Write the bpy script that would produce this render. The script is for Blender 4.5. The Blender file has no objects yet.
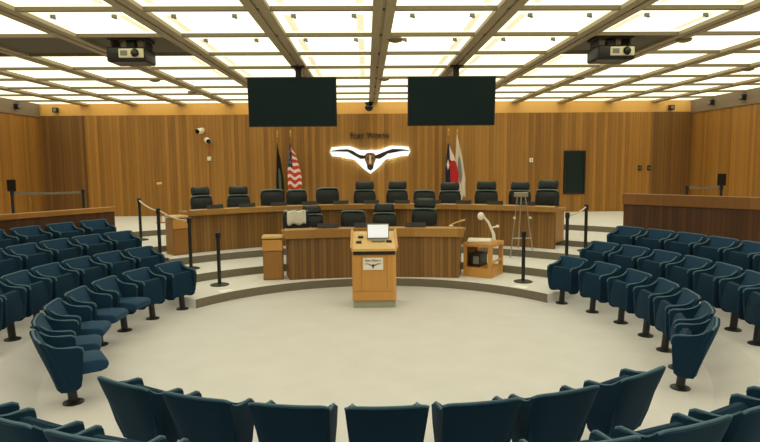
import bpy, bmesh, math, random
from mathutils import Vector, Matrix
random.seed(7)
PI = math.pi
sc = bpy.context.scene
COL = sc.collection
rad = math.radians

# ------------------------------------------------------------------ materials
def new_mat(name):
    m = bpy.data.materials.new(name); m.use_nodes = True
    nt = m.node_tree; b = nt.nodes['Principled BSDF']
    return m, nt, b

def srgb(r, g, b):
    f = lambda c: (c/255/12.92 if c/255 <= .04045 else ((c/255+.055)/1.055)**2.4)
    return (f(r), f(g), f(b), 1)

def plain(name, col, rough=.5, metal=0, noise=.12, scale=40, bump=0.0, spec=.5, sheen=0, sheen_tint=None):
    """a colour with a little procedural variation and bump"""
    m, nt, b = new_mat(name)
    tc = nt.nodes.new('ShaderNodeTexCoord')
    nz = nt.nodes.new('ShaderNodeTexNoise'); nz.inputs['Scale'].default_value = scale
    nz.inputs['Detail'].default_value = 4
    nt.links.new(tc.outputs['Object'], nz.inputs['Vector'])
    mx = nt.nodes.new('ShaderNodeMix'); mx.data_type = 'RGBA'
    mx.inputs[6].default_value = tuple(c*(1-noise) for c in col[:3]) + (1,)
    mx.inputs[7].default_value = tuple(min(1, c*(1+noise)) for c in col[:3]) + (1,)
    nt.links.new(nz.outputs['Fac'], mx.inputs[0])
    nt.links.new(mx.outputs[2], b.inputs['Base Color'])
    b.inputs['Roughness'].default_value = rough; b.inputs['Metallic'].default_value = metal
    b.inputs['Specular IOR Level'].default_value = spec
    if sheen:
        b.inputs['Sheen Weight'].default_value = sheen
        b.inputs['Sheen Roughness'].default_value = .45
        if sheen_tint: b.inputs['Sheen Tint'].default_value = sheen_tint
    if bump:
        bp = nt.nodes.new('ShaderNodeBump'); bp.inputs['Strength'].default_value = bump
        bp.inputs['Distance'].default_value = .01
        nt.links.new(nz.outputs['Fac'], bp.inputs['Height']); nt.links.new(bp.outputs['Normal'], b.inputs['Normal'])
    return m

def wood(name, dark, light, board=.11, mode='x', rough=.45, groove=.35, panel=None, spec=.4, contrast=1.0):
    """vertical boards; mode x / y: along that object axis, mode arc: along the angle around the object's origin"""
    m, nt, b = new_mat(name); N = nt.nodes; Lk = nt.links
    def math_(op, a, c=None, d=None):
        n = N.new('ShaderNodeMath'); n.operation = op
        for i, v in enumerate((a, c, d)):
            if v is None: continue
            if isinstance(v, (int, float)): n.inputs[i].default_value = v
            else: Lk.new(v, n.inputs[i])
        return n.outputs[0]
    tc = N.new('ShaderNodeTexCoord'); sp = N.new('ShaderNodeSeparateXYZ'); Lk.new(tc.outputs['Object'], sp.inputs[0])
    if mode == 'x': s = sp.outputs[0]
    elif mode == 'y': s = sp.outputs[1]
    elif mode == 'xy': s = math_('ADD', sp.outputs[0], sp.outputs[1])
    else: s = math_('MULTIPLY', math_('ARCTAN2', sp.outputs[1], sp.outputs[0]), 6.2)
    q = math_('DIVIDE', s, board)
    fl = math_('FLOOR', q); fr = math_('FRACT', q)
    wn = N.new('ShaderNodeTexWhiteNoise'); wn.noise_dimensions = '1D'; Lk.new(fl, wn.inputs['W'])
    cb = N.new('ShaderNodeCombineXYZ'); Lk.new(math_('MULTIPLY', s, 22), cb.inputs[0])
    Lk.new(math_('MULTIPLY', sp.outputs[2], 1.1), cb.inputs[1]); Lk.new(wn.outputs['Value'], cb.inputs[2])
    nz = N.new('ShaderNodeTexNoise'); nz.inputs['Scale'].default_value = 1.0; nz.inputs['Detail'].default_value = 5
    nz.inputs['Roughness'].default_value = .6
    Lk.new(cb.outputs[0], nz.inputs['Vector'])
    # broad veneer leaves
    p = math_('FLOOR', math_('DIVIDE', s, panel or board*9))
    wp = N.new('ShaderNodeTexWhiteNoise'); wp.noise_dimensions = '1D'; Lk.new(p, wp.inputs['W'])
    t = math_('ADD', math_('MULTIPLY', wn.outputs['Value'], .38*contrast),
              math_('ADD', math_('MULTIPLY', nz.outputs['Fac'], .42), math_('MULTIPLY', wp.outputs['Value'], .22*contrast)))
    mx = N.new('ShaderNodeMix'); mx.data_type = 'RGBA'
    mx.inputs[6].default_value = dark; mx.inputs[7].default_value = light
    Lk.new(t, mx.inputs[0])
    if groove:
        g = math_('LESS_THAN', fr, .13)
        mg = N.new('ShaderNodeMix'); mg.data_type = 'RGBA'
        Lk.new(math_('MULTIPLY', g, groove), mg.inputs[0]); Lk.new(mx.outputs[2], mg.inputs[6])
        mg.inputs[7].default_value = tuple(c*.35 for c in dark[:3]) + (1,)
        Lk.new(mg.outputs[2], b.inputs['Base Color'])
        bp = N.new('ShaderNodeBump'); bp.inputs['Strength'].default_value = .5; bp.inputs['Distance'].default_value = .006
        Lk.new(math_('SUBTRACT', 1.0, g), bp.inputs['Height']); Lk.new(bp.outputs['Normal'], b.inputs['Normal'])
    else:
        Lk.new(mx.outputs[2], b.inputs['Base Color'])
    b.inputs['Roughness'].default_value = rough; b.inputs['Specular IOR Level'].default_value = spec
    return m

def emit(name, col, strength):
    m, nt, b = new_mat(name)
    b.inputs['Base Color'].default_value = (.8, .8, .8, 1)
    b.inputs['Emission Color'].default_value = col; b.inputs['Emission Strength'].default_value = strength
    b.inputs['Roughness'].default_value = .6
    return m

M = {}
M['carpet'] = plain('carpet', srgb(206, 205, 208), .95, noise=.10, scale=2.2, bump=0, spec=.1, sheen=.45, sheen_tint=(1, .98, .95, 1))
def carpet_fix():
    nt = M['carpet'].node_tree; b = nt.nodes['Principled BSDF']
    tc = [n for n in nt.nodes if n.type == 'TEX_COORD'][0]
    nz = nt.nodes.new('ShaderNodeTexNoise'); nz.inputs['Scale'].default_value = 160
    nt.links.new(tc.outputs['Object'], nz.inputs['Vector'])
    bp = nt.nodes.new('ShaderNodeBump'); bp.inputs['Strength'].default_value = .08; bp.inputs['Distance'].default_value = .002
    nt.links.new(nz.outputs['Fac'], bp.inputs['Height']); nt.links.new(bp.outputs['Normal'], b.inputs['Normal'])
carpet_fix()
M['carpet_lit'] = plain('carpet_lit', srgb(226, 226, 226), .95, noise=.06, scale=2.2, spec=.1, sheen=.45, sheen_tint=(1, .98, .95, 1))  # lighter copy of the carpet; stronger light on the dais is in its colour
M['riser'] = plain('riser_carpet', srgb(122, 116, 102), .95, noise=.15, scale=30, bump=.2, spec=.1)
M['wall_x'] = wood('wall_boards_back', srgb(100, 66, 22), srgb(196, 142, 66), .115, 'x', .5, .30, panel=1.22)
M['wall_dark'] = wood('wall_boards_shaded', srgb(84, 58, 28), srgb(150, 108, 56), .115, 'x', .5, .40, panel=.6)  # corner shade of the end bays, put into the board colour
M['wall_y'] = wood('wall_boards_side', srgb(98, 64, 22), srgb(190, 136, 62), .115, 'y', .5, .30, panel=1.22)
M['fascia'] = wood('fascia_lit', srgb(224, 168, 84), srgb(244, 198, 118), 1.5, 'x', .5, 0)  # raised colour carries the light of the ceiling panels next to it
M['soffit'] = plain('grey_soffit', srgb(128, 112, 92), .7, noise=.12, scale=3)
M['desk_panel'] = wood('desk_boards', srgb(82, 56, 26), srgb(170, 126, 68), .075, 'arc', .45, .55, panel=.45)
M['desk_front'] = wood('front_desk_boards', srgb(84, 58, 28), srgb(162, 120, 66), .075, 'x', .45, .5, panel=.45)
M['desk_top'] = wood('desk_top_oak', srgb(142, 100, 48), srgb(188, 144, 82), .4, 'x', .35, 0)
M['oak'] = wood('light_oak', srgb(188, 132, 62), srgb(226, 174, 100), .3, 'xy', .35, 0)
M['oak_pale'] = wood('pale_oak', srgb(206, 166, 98), srgb(236, 206, 146), .3, 'xy', .35, 0)
M['cab'] = wood('cabinet_oak', srgb(136, 92, 40), srgb(182, 134, 70), .3, 'xy', .4, 0)
M['walnut'] = wood('walnut_boards', srgb(60, 36, 20), srgb(104, 66, 40), .085, 'xy', .5, .5, panel=.5)
M['rail_wood'] = wood('rail_oak', srgb(142, 96, 44), srgb(186, 132, 68), .5, 'xy', .4, 0)
M['rail_brown'] = wood('rail_brown_oak', srgb(112, 74, 36), srgb(150, 102, 54), .5, 'xy', .4, 0)
M['plinth'] = plain('stone_plinth', srgb(158, 160, 140), .6, noise=.1, scale=30)
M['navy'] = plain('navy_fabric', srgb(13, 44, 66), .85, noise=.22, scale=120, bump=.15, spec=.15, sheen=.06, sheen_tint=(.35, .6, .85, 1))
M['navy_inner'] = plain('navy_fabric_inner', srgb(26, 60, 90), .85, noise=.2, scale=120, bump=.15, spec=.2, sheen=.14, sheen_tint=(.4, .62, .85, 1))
M['sheen_wear'] = plain('navy_sheen_wear', srgb(66, 100, 118), .6, noise=.1, scale=60, spec=.4, sheen=.2, sheen_tint=(.5, .7, .9, 1))  # edge sheen and wear, painted as a lighter blue tube
M['black_metal'] = plain('black_metal', srgb(20, 22, 24), .4, metal=.0, noise=.1)
M['leather'] = plain('dark_leather', srgb(10, 24, 28), .36, noise=.25, scale=30, bump=.1, spec=.35)
M['leather_glint'] = plain('leather_highlight', srgb(96, 116, 118), .35, noise=.2, scale=30)  # highlight along the cushion top, painted as lighter leather
M['black'] = plain('black_plastic', srgb(14, 15, 16), .4, noise=.1)
M['screen'] = plain('screen_glass', srgb(22, 40, 42), .6, noise=.04, scale=2, spec=.12)
M['grey_plastic'] = plain('grey_plastic', srgb(120, 122, 118), .45, noise=.05)
M['silver'] = plain('silver_metal', srgb(176, 170, 156), .3, metal=.8, noise=.08)
M['white_plastic'] = plain('white_plastic', srgb(236, 232, 220), .45, noise=.03)
M['cream_plastic'] = plain('cream_plastic', srgb(226, 220, 186), .5, noise=.05)
M['beam'] = plain('beam_taupe', srgb(168, 154, 124), .6, noise=.10, scale=8)
M['bar'] = plain('bar_taupe', srgb(124, 112, 84), .6, noise=.10, scale=8)
M['dark_tile'] = plain('dark_ceiling_tile', srgb(104, 98, 82), .8, noise=.15, scale=5)
M['strip'] = emit('glow_strip', (1.0, .86, .50, 1), .66)  # panel light through the translucent strips, put in as their own glow
M['light'] = emit('ceiling_diffuser', (1.0, .962, .675, 1), 1.15)
M['halo'] = emit('sign_backlight', (.82, .92, 1.0, 1), .82)
M['led'] = emit('sign_leds', (.55, .78, 1.0, 1), 7)
M['mon'] = emit('monitor_picture', (.66, .77, .90, 1), .46)
M['sign_dark'] = plain('sign_dark_metal', srgb(46, 36, 28), .5, noise=.15)
M['sign_brown'] = plain('sign_bronze', srgb(140, 92, 56), .5, noise=.3, scale=9)
M['paper'] = plain('white_paper', srgb(238, 232, 224), .7, noise=.02)
M['tag'] = plain('white_tag', srgb(252, 252, 250), .6, noise=.01)
M['ink'] = plain('dark_ink', srgb(60, 48, 46), .7, noise=.02)
M['cloth'] = plain('white_cloth', srgb(238, 234, 224), .9, noise=.06, scale=20)
M['gold'] = plain('brass', srgb(190, 150, 70), .3, metal=.9, noise=.1)
M['fringe'] = plain('gold_fringe', srgb(214, 168, 70), .8, noise=.3, scale=60)
M['glass_dark'] = plain('dark_green_glass', srgb(16, 40, 42), .2, noise=.25, scale=9)
M['belt'] = plain('grey_belt', srgb(120, 112, 100), .8, noise=.1)
M['rope'] = plain('pale_rope', srgb(216, 206, 184), .8, noise=.15, scale=80)
M['lens'] = plain('dark_lens', srgb(14, 12, 16), .12, noise=.05)

# ------------------------------------------------------------------ objects
def empty(name, label, cat, loc=(0, 0, 0), rz=0, group=None):
    o = bpy.data.objects.new(name, None); COL.objects.link(o)
    o.empty_display_size = .1
    o.location = loc; o.rotation_euler = (0, 0, rz)
    tag(o, label, cat, group)
    return o
def tag(o, label=None, cat=None, group=None, kind=None):
    if label: o['label'] = label
    if cat: o['category'] = cat
    if group: o['group'] = group
    if kind: o['kind'] = kind
    return o
def build(name, bm, mats, parent=None, smooth=False, label=None, recalc=True):
    me = bpy.data.meshes.new(name)
    if recalc: bmesh.ops.recalc_face_normals(bm, faces=bm.faces)
    bm.to_mesh(me); bm.free()
    for m in (mats if isinstance(mats, (list, tuple)) else [mats]): me.materials.append(m)
    if smooth:
        for p in me.polygons: p.use_smooth = True
        try: me.set_sharp_from_angle(angle=rad(38))
        except Exception: pass
    o = bpy.data.objects.new(name, me); COL.objects.link(o)
    if parent: o.parent = parent
    if label: o['label'] = label
    return o
def struct(name, bm, mats, smooth=False, label=None):
    o = build(name, bm, mats, None, smooth); o['kind'] = 'structure'
    if label: o['label'] = label
    return o
def copy_tree(o, parent=None):
    c = o.copy(); COL.objects.link(c)
    if parent:
        c.parent = parent
    for ch in list(o.children): copy_tree(ch, c)
    return c

def B(): return bmesh.new()
def box(bm, c, s, bevel=0, rot=None, mi=0, seg=2):
    r = bmesh.ops.create_cube(bm, size=1)
    vs = r['verts']
    for v in vs: v.co = Vector((v.co.x*s[0], v.co.y*s[1], v.co.z*s[2]))
    fs = set(f for v in vs for f in v.link_faces)
    if bevel:
        es = list(set(e for v in vs for e in v.link_edges))
        rr = bmesh.ops.bevel(bm, geom=es, offset=bevel, segments=seg, profile=.5, affect='EDGES')
        vs = list(set(vs_ for f in rr['faces'] for vs_ in f.verts) | set(v for v in vs if v.is_valid))
    Mx = Matrix.Translation(Vector(c)) @ (rot.to_4x4() if rot else Matrix())
    allv = set(v for v in vs if v.is_valid)
    for v in list(allv):
        for e in v.link_edges: allv.add(e.other_vert(v))
    for v in allv: v.co = Mx @ v.co
    if mi:
        for f in set(f for v in allv for f in v.link_faces): f.material_index = mi
    return bm
def tube(bm, pts, r, seg=10, caps=True):
    pts = [Vector(p) for p in pts]; n = len(pts)
    rs = r if isinstance(r, (list, tuple)) else [r]*n
    rings = []
    up = Vector((0, 0, 1))
    prev = None
    for i, p in enumerate(pts):
        t = (pts[min(i+1, n-1)] - pts[max(i-1, 0)]).normalized()
        if prev is None:
            a = up if abs(t.dot(up)) < .95 else Vector((1, 0, 0))
            u = t.cross(a).normalized()
        else:
            u = (prev - t*prev.dot(t)).normalized()
        prev = u
        w = t.cross(u)
        rings.append([bm.verts.new(p + (u*math.cos(2*PI*k/seg) + w*math.sin(2*PI*k/seg))*rs[i]) for k in range(seg)])
    for a, b in zip(rings, rings[1:]):
        for k in range(seg): bm.faces.new((a[k], a[(k+1) % seg], b[(k+1) % seg], b[k]))
    if caps:
        bm.faces.new(rings[0][::-1]); bm.faces.new(rings[-1])
    return bm
def lathe(bm, prof, seg=20, c=(0, 0, 0)):
    rings = []
    for r, z in prof:
        rings.append([bm.verts.new((c[0]+r*math.cos(2*PI*k/seg), c[1]+r*math.sin(2*PI*k/seg), c[2]+z)) for k in range(seg)])
    for a, b in zip(rings, rings[1:]):
        for k in range(seg): bm.faces.new((a[k], a[(k+1) % seg], b[(k+1) % seg], b[k]))
    bm.faces.new(rings[0][::-1]); bm.faces.new(rings[-1])
    return bm
def prism(bm, poly, f0, f1, bevel=0, seg=2):
    """poly: list of 2-D points; f0/f1 map a 2-D point to the two end faces"""
    a = [bm.verts.new(f0(p)) for p in poly]; b = [bm.verts.new(f1(p)) for p in poly]
    n = len(poly); fa = bm.faces.new(a[::-1]); fb = bm.faces.new(b)
    sides = [bm.faces.new((a[i], a[(i+1) % n], b[(i+1) % n], b[i])) for i in range(n)]
    if bevel:
        es = list(fa.edges) + list(fb.edges)
        bmesh.ops.bevel(bm, geom=es, offset=bevel, segments=seg, profile=.5, affect='EDGES')
    return bm
def arc_solid(bm, prof, a0, a1, n, c=(0, 0), mi=None):
    """closed (r,z) profile swept about the vertical through c from a0 to a1 degrees"""
    secs = []
    for i in range(n+1):
        a = rad(a0 + (a1-a0)*i/n)
        secs.append([bm.verts.new((c[0]+r*math.cos(a), c[1]+r*math.sin(a), z)) for r, z in prof])
    m = len(prof)
    for s, t in zip(secs, secs[1:]):
        for k in range(m):
            f = bm.faces.new((s[k], s[(k+1) % m], t[(k+1) % m], t[k]))
            if mi: f.material_index = mi[k]
    bm.faces.new(secs[0][::-1]); bm.faces.new(secs[-1])
    return bm
def pol(R, a, z=0): return Vector((R*math.cos(rad(a)), R*math.sin(rad(a)), z))

# ------------------------------------------------------------------ the room
XW, YB, YR, ZC = 10.3, 11.2, -12.0, 4.30
ZU = .72                                  # upper floor level
A0, A1 = 38.5, 139.5                      # the sector of the dais; the rest is the seating bowl

def wall_r(a):
    c, s = math.cos(rad(a)), math.sin(rad(a)); t = 1e9
    if abs(c) > 1e-6: t = min(t, XW/abs(c))
    if s > 1e-6: t = min(t, YB/s)
    if s < -1e-6: t = min(t, -YR/-s)
    return t
corner_angs = [math.degrees(math.atan2(y, x)) % 360 for x in (XW, -XW) for y in (YB, YR)]

# floor: pit disc + seating bowl with a level band under each row
bm = B()
prof = [(0.0, 0), (3.5, 0), (3.98, 0), (4.42, .16), (4.95, .16), (5.38, .36), (5.9, .36), (6.33, .525), (6.95, .525), (7.25, ZU), (7.6, ZU)]
angs = sorted(set([A1 + (A0+360-A1)*i/150 for i in range(151)] + [a if a > A1 else a+360 for a in corner_angs if not (A0 < a < A1)]))
rows = []
for a in angs:
    ring = []
    for r, z in prof[1:]: ring.append(bm.verts.new(pol(r, a, z)))
    rw = wall_r(a % 360)
    ring.append(bm.verts.new(pol(rw, a, ZU)))
    rows.append(ring)
ctr = bm.verts.new((0, 0, 0))
for s, t in zip(rows, rows[1:]):
    bm.faces.new((ctr, s[0], t[0]))
    for k in range(len(s)-1): bm.faces.new((s[k], s[k+1], t[k+1], t[k]))
# pit disc under the dais sector
rim = [rows[0][0]] + [bm.verts.new(pol(3.5, A1 - (A1-A0)*i/60)) for i in range(1, 60)] + [rows[-1][0]]
for u, v in zip(rim, rim[1:]): bm.faces.new((ctr, v, u))
# cheek faces where the bowl ends beside the steps
for ring in (rows[0], rows[-1]):
    low = [bm.verts.new((v.co.x, v.co.y, -.02)) for v in ring]
    for k in range(len(ring)-1): bm.faces.new((ring[k], ring[k+1], low[k+1], low[k]))
floor = struct('floor', bm, M['carpet'], label='pale beige carpet of the round pit and the stepped seating bowl')

# dais steps: one solid tier behind another
tiers = [(3.5, 4.72, .15), (4.72, 5.9, .30), (5.9, 7.0, .45), (7.0, 9.0, .58)]
for i, (r0, r1, z) in enumerate(tiers):
    bm = B()
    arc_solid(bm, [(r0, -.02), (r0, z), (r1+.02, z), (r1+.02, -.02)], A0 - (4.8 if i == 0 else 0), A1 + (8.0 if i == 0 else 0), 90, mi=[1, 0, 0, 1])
    o = struct('dais_step', bm, [M['carpet_lit'], M['riser']], label='carpeted curved step of the dais with a grey riser')
bm = B()
aa = sorted(set([A0 + (A1-A0)*i/60 for i in range(61)] + [a for a in corner_angs if A0 < a < A1]))
top = [(bm.verts.new(pol(9.0, a, ZU)), bm.verts.new(pol(max(9.02, wall_r(a)), a, ZU)), bm.verts.new(pol(9.0, a, .3))) for a in aa]
for s, t in zip(top, top[1:]):
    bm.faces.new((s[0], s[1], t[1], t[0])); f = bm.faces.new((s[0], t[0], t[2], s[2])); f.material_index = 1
struct('dais_step', bm, [M['carpet_lit'], M['riser']], label='wide carpeted upper landing along the panelled back wall')

# walls
ZP = 3.885
def wall_box(name, c, s, mat, label=None):
    bm = B(); box(bm, c, s); return struct(name, bm, mat, label=label)
wall_box('wall_back', (.05, YB+.10, 2.02), (2*8.95, .2, 3.73), M['wall_x'], 'back wall of golden vertical wood boards')
wall_box('wall_back', (-9.6, YB+.10, 2.02), (1.4, .2, 3.73), M['wall_dark'], 'board bay at the left end of the back wall, corner shade in its colour')
wall_box('wall_back', (9.65, YB+.10, 2.02), (1.3, .2, 3.73), M['wall_dark'], 'board bay at the right end of the back wall, corner shade in its colour')
wall_box('trim_1', (0, YB+.16, (ZP+ZC)/2+.03), (2*XW, .2, ZC-ZP+.14), M['fascia'], 'wood fascia strip above the back wall boards, ceiling light painted into its colour')
for sx, nm in ((-1, 'left'), (1, 'right')):
    wall_box('wall_'+nm, (sx*(XW+.1), (YB+YR)/2, 2.02), (.2, YB-YR, 3.73), M['wall_y'], 'side wall of golden vertical wood boards')
    wall_box('trim_2' if sx < 0 else 'trim_3', (sx*(XW+.08), (YB+YR)/2, (ZP+ZC)/2+.03), (.24, YB-YR, ZC-ZP+.14), M['soffit'], 'grey band above the side wall boards')
wall_box('wall_rear', (0, YR-.1, 2.2), (2*XW+.4, .2, 4.4), M['wall_x'], 'rear wall of wood boards behind the seats')
bm = B(); box(bm, (0, (YB+YR)/2, ZC+.16), (2*XW+.6, YB-YR+.6, .1))
struct('ceiling', bm, M['soffit'], label='plain slab above the luminous grid')

# ------------------------------------------------------------------ ceiling grid
XB, SP = .12, 1.5
YT0 = -.46                                 # a cross bar
bars_i = list(range(-8, 8))
beams_k = list(range(-6, 7))
def ordinal(n): return ['first','second','third','fourth','fifth','sixth','seventh','eighth','ninth','tenth','eleventh','twelfth','thirteenth','fourteenth','fifteenth','sixteenth','seventeenth'][n]
for k in beams_k:
    x = XB + k*SP
    bm = B()
    prism(bm, [(-.135, .065), (-.135, 0), (-.02, 0), (-.02, .025), (.02, .025), (.02, 0), (.135, 0), (.135, .065)],
          lambda p: (x+p[0], YR, 4.20+p[1]), lambda p: (x+p[0], YB+.04, 4.20+p[1]))
    o = struct('ceiling_beam', bm, M['beam'], label='long taupe grooved ceiling beam running to the back wall')
for i in bars_i:
    y = YT0 + i*SP
    if y < YR: continue
    bm = B(); box(bm, (0, y, 4.236), (2*XW, .06, .07))
    struct('ceiling_beam', bm, M['bar'], label='thin taupe cross bar of the luminous ceiling grid')

dark_cells = {(-3, 1), (-4, 1), (-5, 1), (2, 1)}
def make_light(w, h):
    key = (round(w, 2), round(h, 2))
    if key in light_cache: return light_cache[key]
    me = None
    bm = B(); box(bm, (0, 0, 0), (w, h, .02)); me = bpy.data.meshes.new('diffuser')
    bm.to_mesh(me); bm.free(); me.materials.append(M['light'])
    light_cache[key] = me
    return me
light_cache = {}
strip_me = bpy.data.meshes.new('spacer_strip'); bm = B(); box(bm, (0, 0, 0), (.10, .95, .012), .004, seg=1); bm.to_mesh(strip_me); bm.free(); strip_me.materials.append(M['strip'])
clip_me = bpy.data.meshes.new('clip'); bm = B(); box(bm, (0, 0, 0), (.06, .04, .05), .006, seg=1); box(bm, (.02, 0, -.025), (.03, .03, .02)); bm.to_mesh(clip_me); bm.free(); clip_me.materials.append(M['grey_plastic'])
col_names = {}
xs = [-XW] + [XB+k*SP for k in beams_k] + [XW]
for ci in range(len(xs)-1):
    xa, xb = xs[ci], xs[ci+1]
    k = ci - 7                              # the cell right of beam k
    if ci == 0: side = 'against the left wall'
    elif ci == len(xs)-2: side = 'against the right wall'
    elif k < 0: side = ordinal(-k-1) + ' column left of the centre beam'
    else: side = ordinal(k) + ' column right of the centre beam'
    for i in [-9] + bars_i:
        ya, yb = YT0 + i*SP, YT0 + (i+1)*SP
        ya = max(ya, YR); yb = min(yb, YB+.04)
        if yb - ya < .1: continue
        w, h = xb-xa-.06, yb-ya-.02
        cx, cy = (xa+xb)/2, (ya+yb)/2
        row = ordinal(7-i) + ' row from back wall' if i < 7 else 'row along the back wall'
        if (k, i) in dark_cells:
            bm = B(); box(bm, (cx, cy, 4.255), (xb-xa-.1, h, .02))
            o = build('ceiling_tile', bm, M['dark_tile'])
            tag(o, ('dark unlit ceiling tile above the right projector' if k > 0 else 'dark unlit ceiling tile ' + {-3: 'above the left projector', -4: 'just left of the left projector tile', -5: 'furthest left in the dark row'}[k]), 'ceiling tile', 'dark ceiling tiles')
            continue
        t = empty('ceiling_light', 'glowing ceiling panel, ' + row + ', ' + side, 'ceiling light', (cx, cy, 4.262), 0, 'luminous ceiling panels')
        o = bpy.data.objects.new('diffuser', make_light(w, h)); COL.objects.link(o); o.parent = t
        if -2 <= i <= 3 and -3 <= k <= 2:
            for sx in (-1, 1):
                if (ci*7+i*3+sx) % 3 == 0: continue
                o = bpy.data.objects.new('spacer_strip', strip_me); COL.objects.link(o); o.parent = t
                o.location = (sx*(w/2-.26), .10, -.014); o['label'] = 'pale yellow spacer strip with added glow'
            if i <= 1:
                for sx in (-1, 1):
                    o = bpy.data.objects.new('clip', clip_me); COL.objects.link(o); o.parent = t
                    o.location = (sx*.38, -.38, -.03); o['label'] = 'small grey clip'

# sprinklers / small fittings under the bars
def sprinkler(x, y, label):
    bm = B(); lathe(bm, [(.02, .06), (.10, .05), (.12, .03), (.10, 0.0), (.03, -.02)], 16)
    o = build('ceiling_fitting', bm, M['bar'], None, True); o.location = (x, y, 4.175)
    tag(o, label, 'ceiling fitting', 'small round ceiling fittings')
for x, y, l in ((4.74, 1.35, 'small round taupe fitting just right of the right projector tile'),
                (-4.71, 5.52, 'small round taupe fitting under the beam right below the left projector'),
                (-4.57, 7.84, 'small round taupe fitting furthest back on the left side of the ceiling'),
                (4.66, 5.58, 'small round taupe fitting on the beam behind the right projector'),
                (7.67, 4.36, 'small round taupe fitting near the right edge of the ceiling'),
                (.30, 5.56, 'small round taupe fitting beside the centre beam between the screens'),
                (.34, 1.26, 'small round taupe fitting beside the centre beam, nearest to the viewer')):
    sprinkler(x, y, l)

# small speakers on the fascia strips
def fascia_speaker(x, y, z, rz, label):
    t = empty('wall_speaker', label, 'speaker', (x, y, z), rz, 'small fascia speakers')
    bm = B(); box(bm, (0, 0, 0), (.16, .12, .15), .012); build('housing', bm, M['black'], t)
    bm = B(); lathe(bm, [(.055, 0), (.055, .01), (.02, .014)], 16); bmesh.ops.rotate(bm, verts=bm.verts, matrix=Matrix.Rotation(PI/2, 3, 'X')); bmesh.ops.translate(bm, verts=bm.verts, vec=(0, -.06, 0))
    build('grille', bm, M['grey_plastic'], t)
fascia_speaker(-9.76, 11.18, 4.06, 0, 'small black speaker at left end of the wood fascia strip')
fascia_speaker(9.61, 11.18, 4.02, 0, 'small black speaker at right end of the wood fascia strip')
fascia_speaker(XW-.1, 10.0, 4.06, -PI/2, 'small black speaker on right grey band, further from the viewer')
fascia_speaker(XW-.1, 8.5, 4.06, -PI/2, 'small black speaker on right grey band, nearer to the viewer')
fascia_speaker(-XW+.1, 9.9, 4.06, PI/2, 'small black speaker on the left grey band')

# dome camera at the far end of the centre beam
t = empty('dome_camera', 'round black dome camera hanging at the end of the centre beam', 'camera', (-.01, 10.7, 4.2))
bm = B(); lathe(bm, [(.13, 0), (.14, -.05), (.10, -.06)], 20); build('mount', bm, M['black'], t, True)
bm = B(); bmesh.ops.create_uvsphere(bm, u_segments=20, v_segments=12, radius=.13); bmesh.ops.translate(bm, verts=bm.verts, vec=(0, 0, -.15)); build('dome', bm, M['lens'], t, True)

# ------------------------------------------------------------------ hanging screens
def tv(x, mx, label):
    W, H, y = 1.68, .93, 3.7
    zc = 3.53
    t = empty('television', label, 'television', (x, y, zc), 0, 'hanging televisions')
    bm = B(); box(bm, (0, .02, 0), (W, .07, H), .012); build('housing', bm, M['black'], t)
    bm = B(); box(bm, (0, -.017, 0), (W-.05, .008, H-.05)); build('screen', bm, M['screen'], t)
    dx = mx - x
    for ch in t.children: ch.rotation_euler = (.09, 0, 0)
    bm = B(); box(bm, (dx, .07, .55), (.12, .10, .26), .01); box(bm, (dx, .10, .1), (.4, .06, .5), .01)
    box(bm, (dx, .05, .655), (.26, .22, .03), .008)
    build('mount', bm, M['black'], t)
tv(-1.505, -1.38, 'large black hanging flat screen left of the longhorn emblem')
tv(1.53, 1.62, 'large black hanging flat screen right of the longhorn emblem')

# projectors
def projector(x, y, flip, label):
    t = empty('projector', label, 'projector', (x, y, 4.24), 0, 'ceiling projectors')
    bm = B(); box(bm, (0, .02, -.03), (.55, .42, .05), .01); box(bm, (.0, .02, -.08), (.12, .12, .1))
    for sx in (-1, 1): box(bm, (sx*.24, .02, -.10), (.03, .3, .12), .005)
    build('bracket', bm, M['black'], t)
    bm = B(); box(bm, (0, 0, -.27), (.56, .46, .21), .03, seg=3); build('body', bm, M['black'], t, True)
    bm = B(); box(bm, (flip*.08, -.235, -.255), (.36, .03, .13), .012); build('front_panel', bm, M['cream_plastic'], t)
    bm = B(); lathe(bm, [(.055, 0), (.06, .02), (.045, .05), (.03, .052)], 18)
    bmesh.ops.rotate(bm, verts=bm.verts, matrix=Matrix.Rotation(PI/2, 3, 'X')); bmesh.ops.translate(bm, verts=bm.verts, vec=(flip*.14, -.245, -.255))
    build('lens', bm, M['lens'], t, True)
    bm = B(); box(bm, (flip*-.02, -.252, -.255), (.1, .006, .07)); build('vent', bm, M['grey_plastic'], t)
projector(-3.58, 1.3, 1, 'black ceiling projector with cream front hanging on the left')
projector(3.60, 1.3, 1, 'black ceiling projector with cream front hanging on the right')

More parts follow.
